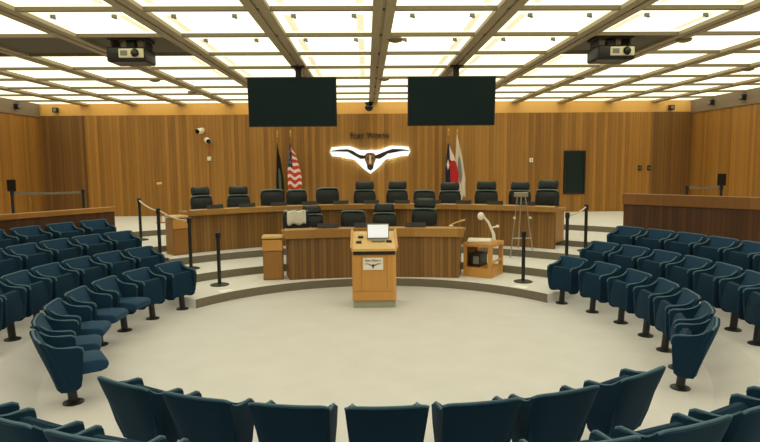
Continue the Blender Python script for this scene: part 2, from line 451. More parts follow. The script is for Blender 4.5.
# ------------------------------------------------------------------ emblem and lettering
HORN_C = [(-1.26, .0), (-1.0, .02), (-.71, .02), (-.55, -.04), (-.42, -.13), (-.30, -.19), (-.17, -.19)]
def horn_poly():
    up = []; dn = []
    th = [.005, .03, .04, .05, .055, .06, .05]
    for (x, z), w in zip(HORN_C, th): up.append((x, z+w)); dn.append((x, z-w))
    left_up, left_dn = up, dn
    right_up = [(-x, z) for x, z in left_up][::-1]; right_dn = [(-x, z) for x, z in left_dn]
    head_top = [(-.12, -.07), (0, -.05), (.12, -.07)]
    head_low = [(.17, -.26), (.11, -.40), (.09, -.55), (0, -.61), (-.09, -.55), (-.11, -.40), (-.17, -.26)]
    return left_up + head_top + right_up + right_dn[::-1][::-1][::-1][len(right_dn):] , head_low, left_dn, right_dn
def horn_outline():
    up = []; dn = []
    th = [.006, .03, .04, .05, .055, .06, .05]
    for (x, z), w in zip(HORN_C, th): up.append((x, z+w)); dn.append((x, z-w))
    r_up = [(-x, z) for x, z in up][::-1]; r_dn = [(-x, z) for x, z in dn]
    head_top = [(-.13, -.08), (0, -.05), (.13, -.08)]
    head_low = [(.17, -.28), (.11, -.42), (.09, -.56), (0, -.62), (-.09, -.56), (-.11, -.42), (-.17, -.28)]
    return up + head_top + r_up + r_dn + head_low + dn[::-1]
HALO = [(-1.24, .15), (-.95, .18), (-.66, .19), (-.50, .13), (-.33, .05), (-.16, .04), (0, .05), (.16, .04), (.33, .05), (.50, .13), (.66, .19), (.95, .18), (1.24, .15),
        (1.30, .0), (1.22, -.16), (.95, -.18), (.71, -.18), (.50, -.28), (.30, -.42), (.14, -.68), (0, -.80), (-.14, -.68), (-.30, -.42), (-.50, -.28), (-.71, -.18), (-.95, -.18), (-1.22, -.16), (-1.30, 0)]
def extrude_poly(bm, poly, y0, y1, s=1, c=(0, 0), tri=True):
    a = [bm.verts.new((c[0]+x*s, y0, c[1]+z*s)) for x, z in poly]
    b = [bm.verts.new((c[0]+x*s, y1, c[1]+z*s)) for x, z in poly]
    n = len(poly); fa = bm.faces.new(a); fb = bm.faces.new(b[::-1])
    for i in range(n): bm.faces.new((a[i], b[i], b[(i+1) % n], a[(i+1) % n]))
    bmesh.ops.triangulate(bm, faces=[fa, fb])
    return bm
t = empty('wall_emblem', 'backlit longhorn head emblem with wide horns on the back wall', 'emblem', (.01, YB, 2.72))
bm = B(); extrude_poly(bm, [(x*.98, -.12+(z+.12)*.88) for x, z in HALO], -.075, -.055); build('backlight', bm, M['halo'], t, label='glowing white halo')
bm = B(); extrude_poly(bm, [(x, z+.0) for x, z in horn_outline()], -.12, -.06); build('longhorn', bm, M['sign_dark'], t, label='dark horns and muzzle')
bm = B(); extrude_poly(bm, [(x*.96, -.12+(z+.12)*.82) for x, z in HALO], -.054, -.045); build('led_strip', bm, M['led'], t, label='white back light')
bm = B(); extrude_poly(bm, [(-.13, -.10), (0, -.07), (.13, -.10), (.16, -.28), (.09, -.42), (.0, -.46), (-.09, -.42), (-.16, -.28)], -.14, -.11); build('face', bm, M['sign_brown'], t, label='bronze face')
bm = B()
for sx in (-1, 1): extrude_poly(bm, [(sx*.04, -.22), (sx*.09, -.20), (sx*.10, -.25), (sx*.05, -.27)], -.15, -.13)
extrude_poly(bm, [(-.05, -.52), (.05, -.52), (.03, -.57), (-.03, -.57)], -.13, -.11)
build('eyes', bm, M['ink'], t)
bm = B(); extrude_poly(bm, [(-.03, -.14), (.03, -.14), (.035, -.40), (-.035, -.40)], -.147, -.13); build('blaze', bm, M['cream_plastic'], t)

def text_mesh(body, size, depth):
    cu = bpy.data.curves.new('tmp', 'FONT'); cu.body = body; cu.size = size; cu.extrude = depth
    cu.align_x = 'LEFT'
    o = bpy.data.objects.new('tmp', cu); COL.objects.link(o)
    dg = bpy.context.evaluated_depsgraph_get(); dg.update()
    me = bpy.data.meshes.new_from_object(o.evaluated_get(dg))
    bpy.data.objects.remove(o); bpy.data.curves.remove(cu)
    return me
def small_caps(width, big, depth):
    """the two words with taller initials, as one mesh fitted to a width"""
    bm = B(); x = 0
    for s, size in (('F', big), ('ORT', big*.78), (' ', big*.8), ('W', big), ('ORTH', big*.78)):
        if s == ' ': x += big*.32; continue
        me = text_mesh(s, size, depth)
        mx = max(v.co.x for v in me.vertices); mn = min(v.co.x for v in me.vertices)
        for v in me.vertices: v.co.x += x - mn
        bm.from_mesh(me); bpy.data.meshes.remove(me); x += mx - mn + big*.06
    for v in bm.verts:
        v.co.x = (v.co.x/x - .5)*width
    bmesh.ops.rotate(bm, verts=bm.verts, matrix=Matrix.Rotation(PI/2, 3, 'X'))
    return bm
o = build('wall_lettering', small_caps(1.22, .27, .02), M['sign_dark'], recalc=False)
o.location = (.01, YB-.03, 3.11)
tag(o, 'dark raised lettering on the back wall above the longhorn emblem', 'lettering')

# ------------------------------------------------------------------ things on the back wall
t = empty('display_panel', 'tall dark green glass panel on the back wall right of the flags', 'panel', (6.545, YB, 1.99))
bm = B()
for sx in (-1, 1): box(bm, (sx*.32, -.03, 0), (.05, .06, 1.38), .006)
for sz in (-1, 1): box(bm, (0, -.03, sz*.665), (.6, .06, .05), .006)
build('frame', bm, M['black'], t)
bm = B(); box(bm, (0, -.015, 0), (.6, .03, 1.3)); build('pane', bm, M['glass_dark'], t)
def wallbox(x, z, w, h, mat, label, grp=None):
    t = empty('wall_plate', label, 'wall plate', (x, YB, z), 0, grp)
    bm = B(); box(bm, (0, -.015, 0), (w, .03, h), .006); build('plate', bm, M[mat], t)
    bm = B(); box(bm, (0, -.034, 0), (w*.35, .012, h*.4), .003); build('knob', bm, M['grey_plastic'], t)
wallbox(5.15, 2.39, .11, .13, 'white_plastic', 'small white plate on back wall left of the dark glass panel')
wallbox(8.66, 2.11, .11, .17, 'sign_dark', 'small dark plate at right of back wall, left one of a pair')
wallbox(8.96, 2.11, .11, .17, 'sign_dark', 'small dark plate at right of back wall, right one of a pair')

def spot_camera(x, z, rz, tilt, label):
    t = empty('security_camera', label, 'camera', (x, YB-.02, z), 0, 'wall cameras')
    bm = B(); lathe(bm, [(.06, 0), (.06, .02), (.03, .03)], 14); bmesh.ops.rotate(bm, verts=bm.verts, matrix=Matrix.Rotation(PI/2, 3, 'X')); build('mount', bm, M['white_plastic'], t)
    bm = B(); tube(bm, [(0, -.02, 0), (0, -.10, -.0), (0, -.16, .02)], .02, 8); build('arm', bm, M['white_plastic'], t)
    R = Matrix.Rotation(rz, 3, 'Z') @ Matrix.Rotation(tilt, 3, 'X')
    bm = B(); lathe(bm, [(.07, -.12), (.085, -.10), (.085, .10), (.07, .12)], 16); bmesh.ops.rotate(bm, verts=bm.verts, matrix=R @ Matrix.Rotation(PI/2, 3, 'X')); bmesh.ops.translate(bm, verts=bm.verts, vec=(0, -.22, .02)); build('body', bm, M['white_plastic'], t, True)
    bm = B(); lathe(bm, [(.072, 0), (.072, .03), (.05, .035)], 16); bmesh.ops.rotate(bm, verts=bm.verts, matrix=R @ Matrix.Rotation(PI/2, 3, 'X'))
    bmesh.ops.translate(bm, verts=bm.verts, vec=Vector((0, -.22, .02)) + R @ Vector((0, -.115, 0))); build('lens', bm, M['lens'], t, True)
spot_camera(-5.25, 3.36, -.5, .2, 'white camera with dark lens on back wall, upper of two')
spot_camera(-5.04, 3.06, .5, .25, 'white camera with dark lens on back wall, lower of two')
t = empty('cable_conduit', 'thin conduit running down the back wall below two cameras', 'conduit', (-5.06, YB, 2.9))
bm = B(); tube(bm, [(0, -.02, .05), (0, -.02, -2.18)], .016, 8); build('pipe', bm, M['rail_wood'], t)
bm = B(); box(bm, (.0, -.03, -.38), (.12, .06, .12), .01); build('junction_box', bm, M['white_plastic'], t)

# ------------------------------------------------------------------ flags
def flag_mat(name, kind):
    m, nt, b = new_mat(name); N = nt.nodes; Lk = nt.links
    uv = N.new('ShaderNodeUVMap'); uv.uv_map = 'cloth'
    sp = N.new('ShaderNodeSeparateXYZ'); Lk.new(uv.outputs[0], sp.inputs[0])
    def ramp(fac, stops, interp='CONSTANT'):
        r = N.new('ShaderNodeValToRGB'); r.color_ramp.interpolation = interp
        e = r.color_ramp.elements
        e[0].position, e[0].color = stops[0]; e[1].position, e[1].color = stops[1]
        for p, c in stops[2:]:
            x = e.new(p); x.color = c
        Lk.new(fac, r.inputs[0]); return r.outputs[0]
    def mixc(f, a, c):
        x = N.new('ShaderNodeMix'); x.data_type = 'RGBA'
        Lk.new(f, x.inputs[0]) if not isinstance(f, float) else None
        for i, v in ((6, a), (7, c)):
            if isinstance(v, tuple): x.inputs[i].default_value = v
            else: Lk.new(v, x.inputs[i])
        return x.outputs[2]
    def mth(op, a, c=None):
        n = N.new('ShaderNodeMath'); n.operation = op
        for i, v in enumerate((a, c)):
            if v is None: continue
            if isinstance(v, (int, float)): n.inputs[i].default_value = v
            else: Lk.new(v, n.inputs[i])
        return n.outputs[0]
    u, v = sp.outputs[0], sp.outputs[1]       # u along the fly, v up the hoist
    red, white, blue = srgb(196, 44, 50), srgb(236, 226, 216), srgb(26, 34, 66)
    if kind == 'stripes':
        f = mth('FRACT', mth('MULTIPLY', v, 6.5)); st = mth('LESS_THAN', f, .55)
        c = mixc(st, white, srgb(206, 66, 62))
        inc = mth('MULTIPLY', mth('LESS_THAN', u, .4), mth('GREATER_THAN', v, .46))
        vor = N.new('ShaderNodeTexVoronoi'); vor.inputs['Scale'].default_value = 14; Lk.new(uv.outputs[0], vor.inputs['Vector'])
        star = mth('LESS_THAN', vor.outputs['Distance'], .22)
        c = mixc(inc, c, mixc(star, srgb(60, 62, 84), white))
    elif kind == 'lone':
        lower = mth('LESS_THAN', v, .66)
        c = mixc(lower, white, red)
        inc = mth('LESS_THAN', u, .36)
        d = mth('ADD', mth('ABSOLUTE', mth('SUBTRACT', u, .18)), mth('ABSOLUTE', mth('SUBTRACT', v, .5)))
        c = mixc(inc, c, mixc(mth('LESS_THAN', d, .13), blue, white))
    elif kind == 'white':
        d = N.new('ShaderNodeVectorMath'); d.operation = 'DISTANCE'; Lk.new(uv.outputs[0], d.inputs[0]); d.inputs[1].default_value = (.5, .5, 0)
        c = mixc(mth('LESS_THAN', d.outputs['Value'], .22), srgb(232, 224, 208), srgb(150, 156, 160))
    else:
        d = N.new('ShaderNodeVectorMath'); d.operation = 'DISTANCE'; Lk.new(uv.outputs[0], d.inputs[0]); d.inputs[1].default_value = (.5, .45, 0)
        c = mixc(mth('LESS_THAN', d.outputs['Value'], .2), srgb(22, 26, 26), srgb(110, 120, 104))
    Lk.new(c, b.inputs['Base Color']); b.inputs['Roughness'].default_value = .75
    return m
def flag(x, y, kind, width, ztop, zbot, label, fringe, face=1):
    t = empty('flag', label, 'flag', (x, y, ZU), 0, 'flags on floor poles by the back wall')
    bm = B(); lathe(bm, [(.16, 0), (.16, .03), (.10, .06), (.04, .09), (.035, .14)], 20); build('base', bm, M['gold'], t, True)
    bm = B(); tube(bm, [(0, 0, .1), (0, 0, 2.45)], .016, 10); build('pole', bm, M['rail_wood'], t, True)
    bm = B(); lathe(bm, [(.012, 2.44), (.035, 2.46), (.02, 2.50), (.04, 2.56), (.035, 2.60), (.008, 2.66)], 12); build('finial', bm, M['gold'], t, True)
    # cloth: hangs gathered from the pole; columns run down, folds deepen below
    bm = B(); nu, nv = 44, 26; grid = []
    uvl = bm.loops.layers.uv.new('cloth'); uvs = {}
    h = ztop - zbot
    for j in range(nv+1):
        v = 1 - j/nv; row = []
        w = width*(.22 + .78*min(1, (j/nv)*1.5)**.75)
        for i in range(nu+1):
            u = i/nu
            fold = math.sin(u*PI*7 + .5*math.sin(j*.3))*.045*(.35 + .65*j/nv)
            xx = (-.25 + u)*w*face
            sag = .30*h*u*(1-j/nv*.55)*(.6)         # the free corner droops
            z = ztop - h*(j/nv)*(1 - .04*math.sin(u*9)) - sag*(1-j/nv)
            vert = bm.verts.new((xx, -.05 - abs(fold)*1.1 - .03*math.sin(u*PI), z - ZU))
            uvs[vert] = (u, v); row.append(vert)
        grid.append(row)
    for r, s in zip(grid, grid[1:]):
        for i in range(nu):
            f = bm.faces.new((r[i], r[i+1], s[i+1], s[i]))
            for l in f.loops: l[uvl].uv = uvs[l.vert]
    cl = build('cloth', bm, flag_mat('flag_'+kind, kind), t, True)
    sol = cl.modifiers.new('thick', 'SOLIDIFY'); sol.thickness = .006
    if fringe:
        bm = B(); prev = None
        for i in range(nu+1):
            p = grid_bottom(i, nu, width, face, zbot)
            a = bm.verts.new(p); b_ = bm.verts.new(p + Vector((0, 0, -.07)))
            if prev: bm.faces.new((prev[0], a, b_, prev[1]))
            prev = (a, b_)
        fr = build('fringe', bm, M['fringe'], t, True, label='gold fringe'); fr.modifiers.new('thick', 'SOLIDIFY').thickness = .008
def grid_bottom(i, nu, width, face, zbot):
    u = i/nu
    return Vector(((-.25+u)*width*face, -.05 - abs(math.sin(u*PI*7+.5*math.sin(26*.3))*.045)*1.1 - .03*math.sin(u*PI), zbot - ZU + .04*math.sin(u*9)*(zbot*0+1)*.9))
flag(-2.86, 10.9, 'dark', .24, 3.02, 1.05, 'dark flag on a pole left of the red and white striped flag', False)
flag(-2.42, 10.6, 'stripes', .42, 3.02, 1.55, 'red and white striped flag with gold fringe on a pole', True)
flag(2.42, 10.6, 'lone', .42, 2.95, 1.58, 'red, white and navy flag on a pole left of the plain white flag', False)
flag(2.74, 10.95, 'white', .34, 3.22, 1.20, 'mostly white flag on a pole right of the red and navy flag', False)

# ------------------------------------------------------------------ rear desk
RD0, RD1 = 51.3, 128.2
t = empty('council_desk', 'long curved rear wood desk on the dais under the back wall', 'desk', (0, 0, 0))
bm = B(); arc_solid(bm, [(6.34, .45), (6.34, 1.27), (6.40, 1.27), (6.40, .45)], RD0, RD1, 90); build('front_panel', bm, M['desk_panel'], t)
bm = B(); arc_solid(bm, [(6.20, 1.27), (6.20, 1.38), (6.30, 1.40), (6.42, 1.38), (6.42, 1.27)], RD0-.3, RD1+.2, 90); build('fascia', bm, M['desk_top'], t)
bm = B(); arc_solid(bm, [(6.42, 1.28), (6.42, 1.34), (6.92, 1.34), (6.92, 1.28)], RD0-.3, RD1+.2, 90); build('worktop', bm, M['desk_top'], t)
for a in (RD0+.3, RD1-.3):
    bm = B(); c = pol(6.65, a, .93); box(bm, c, (.56, .05, .70), .005, rot=Matrix.Rotation(rad(a), 3, 'Z')); build('end_panel', bm, M['cab'], t)

def side_cabinet(x, y, rz, w, d, z0, h, label):
    t = empty('side_cabinet', label, 'cabinet', (x, y, z0), rz, 'end cabinets of the desks')
    bm = B(); box(bm, (0, 0, h/2-.03), (w, d, h-.06), .006); build('body', bm, M['cab'], t)
    bm = B(); box(bm, (0, 0, h-.02), (w+.03, d+.03, .04), .008); build('top', bm, M['oak_pale'], t, label='pale top')
    bm = B(); box(bm, (0, -d/2-.01, h*.80), (w+.01, .02, h*.24), .004); build('drawer', bm, M['oak'], t)
    bm = B(); box(bm, (0, -d/2-.008, h*.34), (w-.03, .016, h*.62), .004); build('door', bm, M['cab'], t)
p = pol(6.47, 130.3)
side_cabinet(p.x, p.y, rad(130.3-90), .33, .40, .45, .83, 'wood cabinet with pale top at left end of the rear desk')
side_cabinet(-1.93, 3.62, rad(5), .37, .36, .15, .84, 'wood cabinet with pale top at left end of the front desk')

# ------------------------------------------------------------------ front desk (gentle arc)
FC, FR = -3.4, 7.0
def fd(x0, r): return math.degrees(math.acos(x0/r))
t = empty('council_desk', 'shorter front wood desk of the dais behind the lectern', 'desk', (0, FC, 0))
a_r, a_l = fd(1.64, FR), fd(-1.60, FR)
bm = B(); arc_solid(bm, [(FR, .15), (FR, .95), (FR+.06, .95), (FR+.06, .15)], a_r, a_l, 30); build('front_panel', bm, M['desk_front'], t)
a_r2, a_l2 = fd(1.72, FR), fd(-1.68, FR)
bm = B(); arc_solid(bm, [(FR-.06, .95), (FR-.06, 1.11), (FR+.02, 1.14), (FR+.12, 1.12), (FR+.12, .95)], a_r2, a_l2, 30); build('fascia', bm, M['desk_top'], t)
bm = B(); arc_solid(bm, [(FR+.12, 1.0), (FR+.12, 1.06), (FR+.62, 1.06), (FR+.62, 1.0)], a_r2, a_l2, 30); build('worktop', bm, M['desk_top'], t)
for x in (-1.58, 1.62):
    a = fd(x, FR); c = pol(FR+.33, a, .575)
    bm = B(); box(bm, c, (.54, .05, .85), .005, rot=Matrix.Rotation(rad(a), 3, 'Z')); build('end_panel', bm, M['cab'], t)

# name plates
def name_plate(loc, rz, label, w=.36):
    t = empty('name_plate', label, 'name plate', loc, rz, 'dark name plates on the desks')
    bm = B(); prism(bm, [(-.04, 0), (.04, 0), (.012, .075), (-.002, .078)], lambda p: (-w/2, p[0], p[1]), lambda p: (w/2, p[0], p[1])); build('holder', bm, M['black'], t)
for i in range(11):
    a = 123.1 - 6.62*i; p = pol(6.30, a, 1.401)
    lab = 'dark name plate on rear desk, ' + ('at its middle' if i == 5 else (ordinal(i) + ' from the left end' if i < 5 else ordinal(10-i) + ' from the right end'))
    name_plate(p, rad(a-90), lab)
for x, l in ((-.86, 'dark name plate on front desk left of the lectern'), (-.16, 'dark name plate on front desk behind the lectern monitor'), (.82, 'dark name plate on front desk right of the lectern')):
    a = fd(x, FR); p = pol(FR+.02, a, 1.141); name_plate((p.x, p.y+FC, p.z), rad(a-90), l, .40)

# gooseneck microphone at the right end of the front desk
t = empty('microphone', 'pale gooseneck microphone leaning at right end of front desk', 'microphone', (1.50, 3.50, 1.145))
bm = B(); lathe(bm, [(.04, 0), (.04, .015), (.015, .025)], 14); build('base', bm, M['cream_plastic'], t)
bm = B(); tube(bm, [(0, 0, .02), (.05, 0, .05), (.13, 0, .08), (.2, 0, .10)], .011, 8); build('neck', bm, M['oak_pale'], t, True)
bm = B(); tube(bm, [(.19, 0, .098), (.27, 0, .12)], [.018, .014], 10); build('head', bm, M['oak_pale'], t, True)

# ------------------------------------------------------------------ executive chairs
def make_exec(low=False):
    t = empty('office_chair', 'x', 'chair', (0, 0, 0), 0, 'x')
    # backrest: lower wide cushion, upper headrest roll (local: faces +y)
    def pad(w, z0, z1, y0, y1, th, wtop, name, mat):
        bm = B(); n = 12; m = 8; F = []; K = []
        for j in range(m+1):
            v = j/m; rf = []; rk = []
            wz = (w + (wtop-w)*v)*(1 - .16*max(0, abs(2*v-1)-.55)/.45)
            for i in range(n+1):
                u = 2*i/n-1
                bul = (1-u**4)*(1-(2*v-1)**4)
                y = y0 + (y1-y0)*v + .05*u*u
                z = z0 + (z1-z0)*v
                rf.append(bm.verts.new((u*wz/2, y + th*.5*bul + .01, z))); rk.append(bm.verts.new((u*wz/2, y - th*.5*bul - .01, z)))
            F.append(rf); K.append(rk)
        for G, fl in ((F, 1), (K, 0)):
            for a, b in zip(G, G[1:]):
                for i in range(n):
                    q = (a[i], a[i+1], b[i+1], b[i]); bm.faces.new(q if fl else q[::-1])
        for j in range(m):
            bm.faces.new((F[j][0], F[j+1][0], K[j+1][0], K[j][0])); bm.faces.new((F[j][n], K[j][n], K[j+1][n], F[j+1][n]))
        for i in range(n):
            bm.faces.new((F[0][i], K[0][i], K[0][i+1], F[0][i+1])); bm.faces.new((F[m][i], F[m][i+1], K[m][i+1], K[m][i]))
        return build(name, bm, mat, t, True)
    pad(.58, .50, 1.06, -.20, -.27, .14, .62, 'backrest', M['leather'])
    if not low: pad(.50, 1.05, 1.28, -.27, -.33, .16, .52, 'headrest', M['leather'])
    bm = B(); tube(bm, [(-.28, -.17, 1.035), (-.24, -.185, 1.055), (-.1, -.215, 1.065), (.1, -.215, 1.065), (.24, -.185, 1.055), (.28, -.17, 1.035)], .019, 8); build('seam_highlight', bm, M['leather_glint'], t, True, label='seam with the cushion highlight in its lighter colour')
    bm = B(); box(bm, (0, .05, .47), (.52, .52, .13), .045, seg=3); build('seat', bm, M['leather'], t, True)
    for sx in (-1, 1):
        bm = B(); box(bm, (sx*.28, -.02, .70), (.07, .34, .05), .02, seg=2); tube(bm, [(sx*.28, .1, .68), (sx*.27, .08, .50), (sx*.24, .06, .44)], .018, 8); build('armrest', bm, M['leather'], t, True)
    bm = B(); tube(bm, [(0, 0, .10), (0, 0, .42)], .03, 12); build('column', bm, M['black_metal'], t, True)
    for k in range(5):
        a = 2*PI*k/5 + .3
        bm = B(); tube(bm, [(0, 0, .11), (.28*math.cos(a), .28*math.sin(a), .07)], [.03, .018], 8); lg = build('leg', bm, M['black_metal'], t, True)
        bm = B(); lathe(bm, [(.02, 0), (.03, .008), (.03, .05), (.02, .058)], 10, (.28*math.cos(a), .28*math.sin(a), .001)); build('caster', bm, M['black'], lg, True)
    return t
EX = {False: make_exec(), True: make_exec(True)}; ex_used = {False: False, True: False}
def place_exec(R, a, z, s, turn, label, group, low=False):
    o = EX[low] if not ex_used[low] else copy_tree(EX[low]); ex_used[low] = True
    o.location = pol(R, a, z); o.rotation_euler = (0, 0, rad(a+90+turn)); o.scale = (s*.94, s*.94, s)
    o['label'] = label; o['group'] = group; o['category'] = 'chair'
rear = [(7.42, 122.0, 8, .97, 0), (7.42, 115.7, -12, .96, 0), (7.30, 109.0, 10, 1.06, 1), (8.0, 103.6, 12, 1.01, 1), (7.42, 98.2, 10, 1.07, 1), (7.42, 91.4, -6, 1.01, 0),
        (7.42, 85.2, -12, 1.01, 0), (7.42, 79.6, 0, .99, 1), (7.42, 74.4, 10, .985, 0), (7.28, 67.4, 4, 1.01, 0), (7.85, 62.2, 0, .99, 0), (7.36, 56.4, -6, 1.04, 0)]
extra = ['near the end cabinet', '', 'below the dark flag', 'below the striped flag', '', 'below the longhorn emblem', '', 'lowest of the right half', 'below the red flag', '', 'behind the easel', '']
for i, (R, a, tr, s, low) in enumerate(rear):
    pos = ordinal(i) + ' from left' if i < 6 else ordinal(11-i) + ' from right'
    place_exec(R, a, .58, s, tr, 'dark leather ' + ('low' if low else 'high') + '-back chair behind rear desk, ' + pos + (', ' + extra[i] if extra[i] else ''), 'leather chairs behind the rear desk', bool(low))
for R, a, tr, s, l, low in ((4.90, 108.6, 0, 1.0, 'dark leather chair behind front desk draped with white cloth, leftmost', 1), (5.48, 103.6, 4, .87, 'dark leather chair behind front desk right beside the cloth draped chair', 0),
                 (4.98, 95.0, -12, .96, 'low dark leather chair behind front desk left of the lectern monitor', 1), (5.0, 87.0, 0, .91, 'dark leather chair behind front desk right of the lectern monitor', 0), (4.98, 77.6, -8, 1.0, 'dark leather chair at right of front desk, highest of its row', 0)):
    place_exec(R, a, .30, s, tr, l, 'leather chairs behind the front desk', bool(low))
# white cloth over the leftmost front chair
bm = B(); nu, nv = 14, 12; G = []
ca = 108.6; cen = pol(4.90, ca, .30)
for j in range(nv+1):
    row = []
    s = j/nv
    for i in range(nu+1):
        u = -1 + 2*i/nu
        if s < .42: yy, zz = -.33 + .03*math.sin(u*5) - 0, .66 + (s/.42)*.41
        elif s < .56: yy, zz = -.33 + (s-.42)/.14*.21, 1.075
        else: yy, zz = -.10, 1.075 - (s-.56)/.44*.30 + .02*math.sin(u*6)
        row.append(bm.verts.new((u*.20, yy - .03 + .012*math.sin(u*11), zz)))
    G.append(row)
for r, q in zip(G, G[1:]):
    for i in range(nu): bm.faces.new((r[i], r[i+1], q[i+1], q[i]))
o = build('draped_cloth', bm, M['cloth'], None, True); o.modifiers.new('thick', 'SOLIDIFY').thickness = .012
o.location = cen; o.rotation_euler = (0, 0, rad(ca+90)); o.scale = (1, 1, 1)
tag(o, 'white cloth draped over leftmost chair behind the front desk', 'cloth')

# ------------------------------------------------------------------ lectern
t = empty('lectern', 'light oak lectern with emblem plaque standing in the round pit', 'lectern', (0.0, 2.05, 0))
W, D = .72, .58
bm = B(); box(bm, (0, 0, .06), (W-.03, D-.03, .12), .006); build('plinth', bm, M['plinth'], t, label='grey plinth')
bm = B(); prism(bm, [(-D/2, .12), (D/2, .12), (D/2, 1.10), (-D/2, .90)], lambda p: (-W/2, p[0], p[1]), lambda p: (W/2, p[0], p[1]), .006); build('body', bm, M['oak'], t)
bm = B(); box(bm, (0, -D/2-.008, .20), (W, .02, .15), .004); build('kick_panel', bm, M['oak'], t)
for sx in (-1, 1):
    bm = B(); box(bm, (sx*.285, -D/2-.006, .575), (.14, .014, .59), .004); build('side_stile', bm, M['oak'], t)
bm = B(); box(bm, (0, -D/2-.004, .575), (.40, .01, .58), .003); build('front_panel', bm, M['oak'], t)
bm = B(); box(bm, (0, -D/2-.006, .915), (W-.04, .03, .06), .004); build('shelf_slot', bm, M['black'], t, label='dark open slot')
bm = B(); prism(bm, [(-D/2-.04, .945), (-D/2-.04, .985), (D/2, 1.20), (D/2, 1.10), (-D/2, .94)], lambda p: (-W/2-.01, p[0], p[1]), lambda p: (W/2+.01, p[0], p[1]), .006); build('slanted_top', bm, M['oak_pale'], t, label='pale slanted top')
for sx in (-1, 1):
    bm = B(); prism(bm, [(-D/2-.04, .98), (-D/2-.04, 1.01), (D/2, 1.24), (D/2, 1.17)], lambda p: (sx*(W/2+.01)-.02, p[0], p[1]), lambda p: (sx*(W/2+.01)+.02, p[0], p[1]), .006); build('side_rail', bm, M['oak'], t)
def slope_z(y): return .985 + (y + D/2+.04)/(D+.04)*.215
for x, y in ((-.25, -.12), (.25, -.10), (-.22, .06)):
    bm = B(); box(bm, (x, y, slope_z(y)+.012), (.09, .06, .03), .008, rot=Matrix.Rotation(.33, 3, 'X')); build('control_pad', bm, M['black'], t, label='small dark control pad')
q = empty('plaque', None, None); q.parent = t; q.location = (-.02, -D/2-.012, .735)
bm = B(); box(bm, (0, -.006, 0), (.33, .014, .20), .003)
del_q = q; bpy.data.objects.remove(q)
pq = build('plaque', bm, M['paper'], t, label='white plaque with longhorn and lettering'); pq.location = (-.02, -D/2-.012, .735)
bm = B(); extrude_poly(bm, horn_outline(), -.018, -.012, .115, (0, .0)); e_ = build('emblem', bm, M['ink'], pq)
e_ = build('lettering', small_caps(.26, .05, .003), M['ink'], pq, recalc=False); e_.location = (0, -.016, .04)

# monitor standing on the lectern
t = empty('monitor', 'small grey monitor with bright screen on top of the lectern', 'monitor', (.07, 2.05, slope_z(0)))
bm = B(); box(bm, (0, -.05, .0), (.22, .14, .025), .008, rot=Matrix.Rotation(.33, 3, 'X')); box(bm, (0, .03, .05), (.06, .04, .12), .006); build('stand', bm, M['grey_plastic'], t)
bm = B(); box(bm, (0, 0, .135), (.37, .045, .25), .01, rot=Matrix.Rotation(-.12, 3, 'X')); build('housing', bm, M['grey_plastic'], t)
bm = B(); box(bm, (0, -.026, .138), (.34, .006, .215), rot=Matrix.Rotation(-.12, 3, 'X')); build('screen', bm, M['mon'], t, label='bright pale blue screen')

# ------------------------------------------------------------------ document camera cart
t = empty('equipment_cart', 'open light oak cart right of the front desk', 'cart', (2.18, 3.74, .15), rad(-32))
W, D, H = .58, .66, .66
bm = B(); box(bm, (0, 0, .09), (W, D, .18), .008); build('base', bm, M['oak'], t)
bm = B(); box(bm, (0, 0, H-.035), (W+.02, D+.02, .07), .008); build('top', bm, M['oak'], t)
for x, w in ((-W/2+.03, .06), (W/2-.04, .08)):
    for y in (-D/2+.03, D/2-.03):
        bm = B(); box(bm, (x, y, .385), (w, .06, .41), .004); build('post', bm, M['oak'], t)
bm = B(); box(bm, (-W/2+.012, 0, .385), (.015, D-.12, .40)); build('side_panel', bm, M['cab'], t)
bm = B(); box(bm, (W/2-.02, 0, .30), (.02, D-.12, .05), .004); build('side_rail', bm, M['oak'], t)
t2 = empty('amplifier', 'black and grey device inside the oak cart', 'device', (2.09, 3.79, .332), rad(-32))
bm = B(); box(bm, (0, 0, .13), (.22, .40, .26), .01); build('body', bm, M['black'], t2)
bm = B(); box(bm, (.03, -.206, .13), (.12, .012, .15), .004); build('front_panel', bm, M['grey_plastic'], t2)
t = empty('document_camera', 'white document camera with bent arm on the oak cart', 'camera', (2.12, 3.73, .812), rad(-14))
bm = B(); box(bm, (-.02, -.02, .025), (.46, .38, .05), .015); build('base', bm, M['white_plastic'], t)
bm = B(); tube(bm, [(.26, 0, .03), (.25, 0, .14), (.20, -.01, .26), (.14, -.02, .39), (.04, -.03, .50)], [.035, .032, .026, .024, .024], 10); build('arm', bm, M['white_plastic'], t, True)
bm = B(); bmesh.ops.create_uvsphere(bm, u_segments=14, v_segments=10, radius=.07); bmesh.ops.scale(bm, vec=(1, 1, 1.1), verts=bm.verts); bmesh.ops.translate(bm, verts=bm.verts, vec=(.0, -.03, .50)); build('head', bm, M['white_plastic'], t, True)
bm = B(); tube(bm, [(.19, 0, .27), (.30, -.02, .30)], .016, 8); box(bm, (.32, -.02, .305), (.06, .05, .05), .01); build('lamp', bm, M['white_plastic'], t, True)

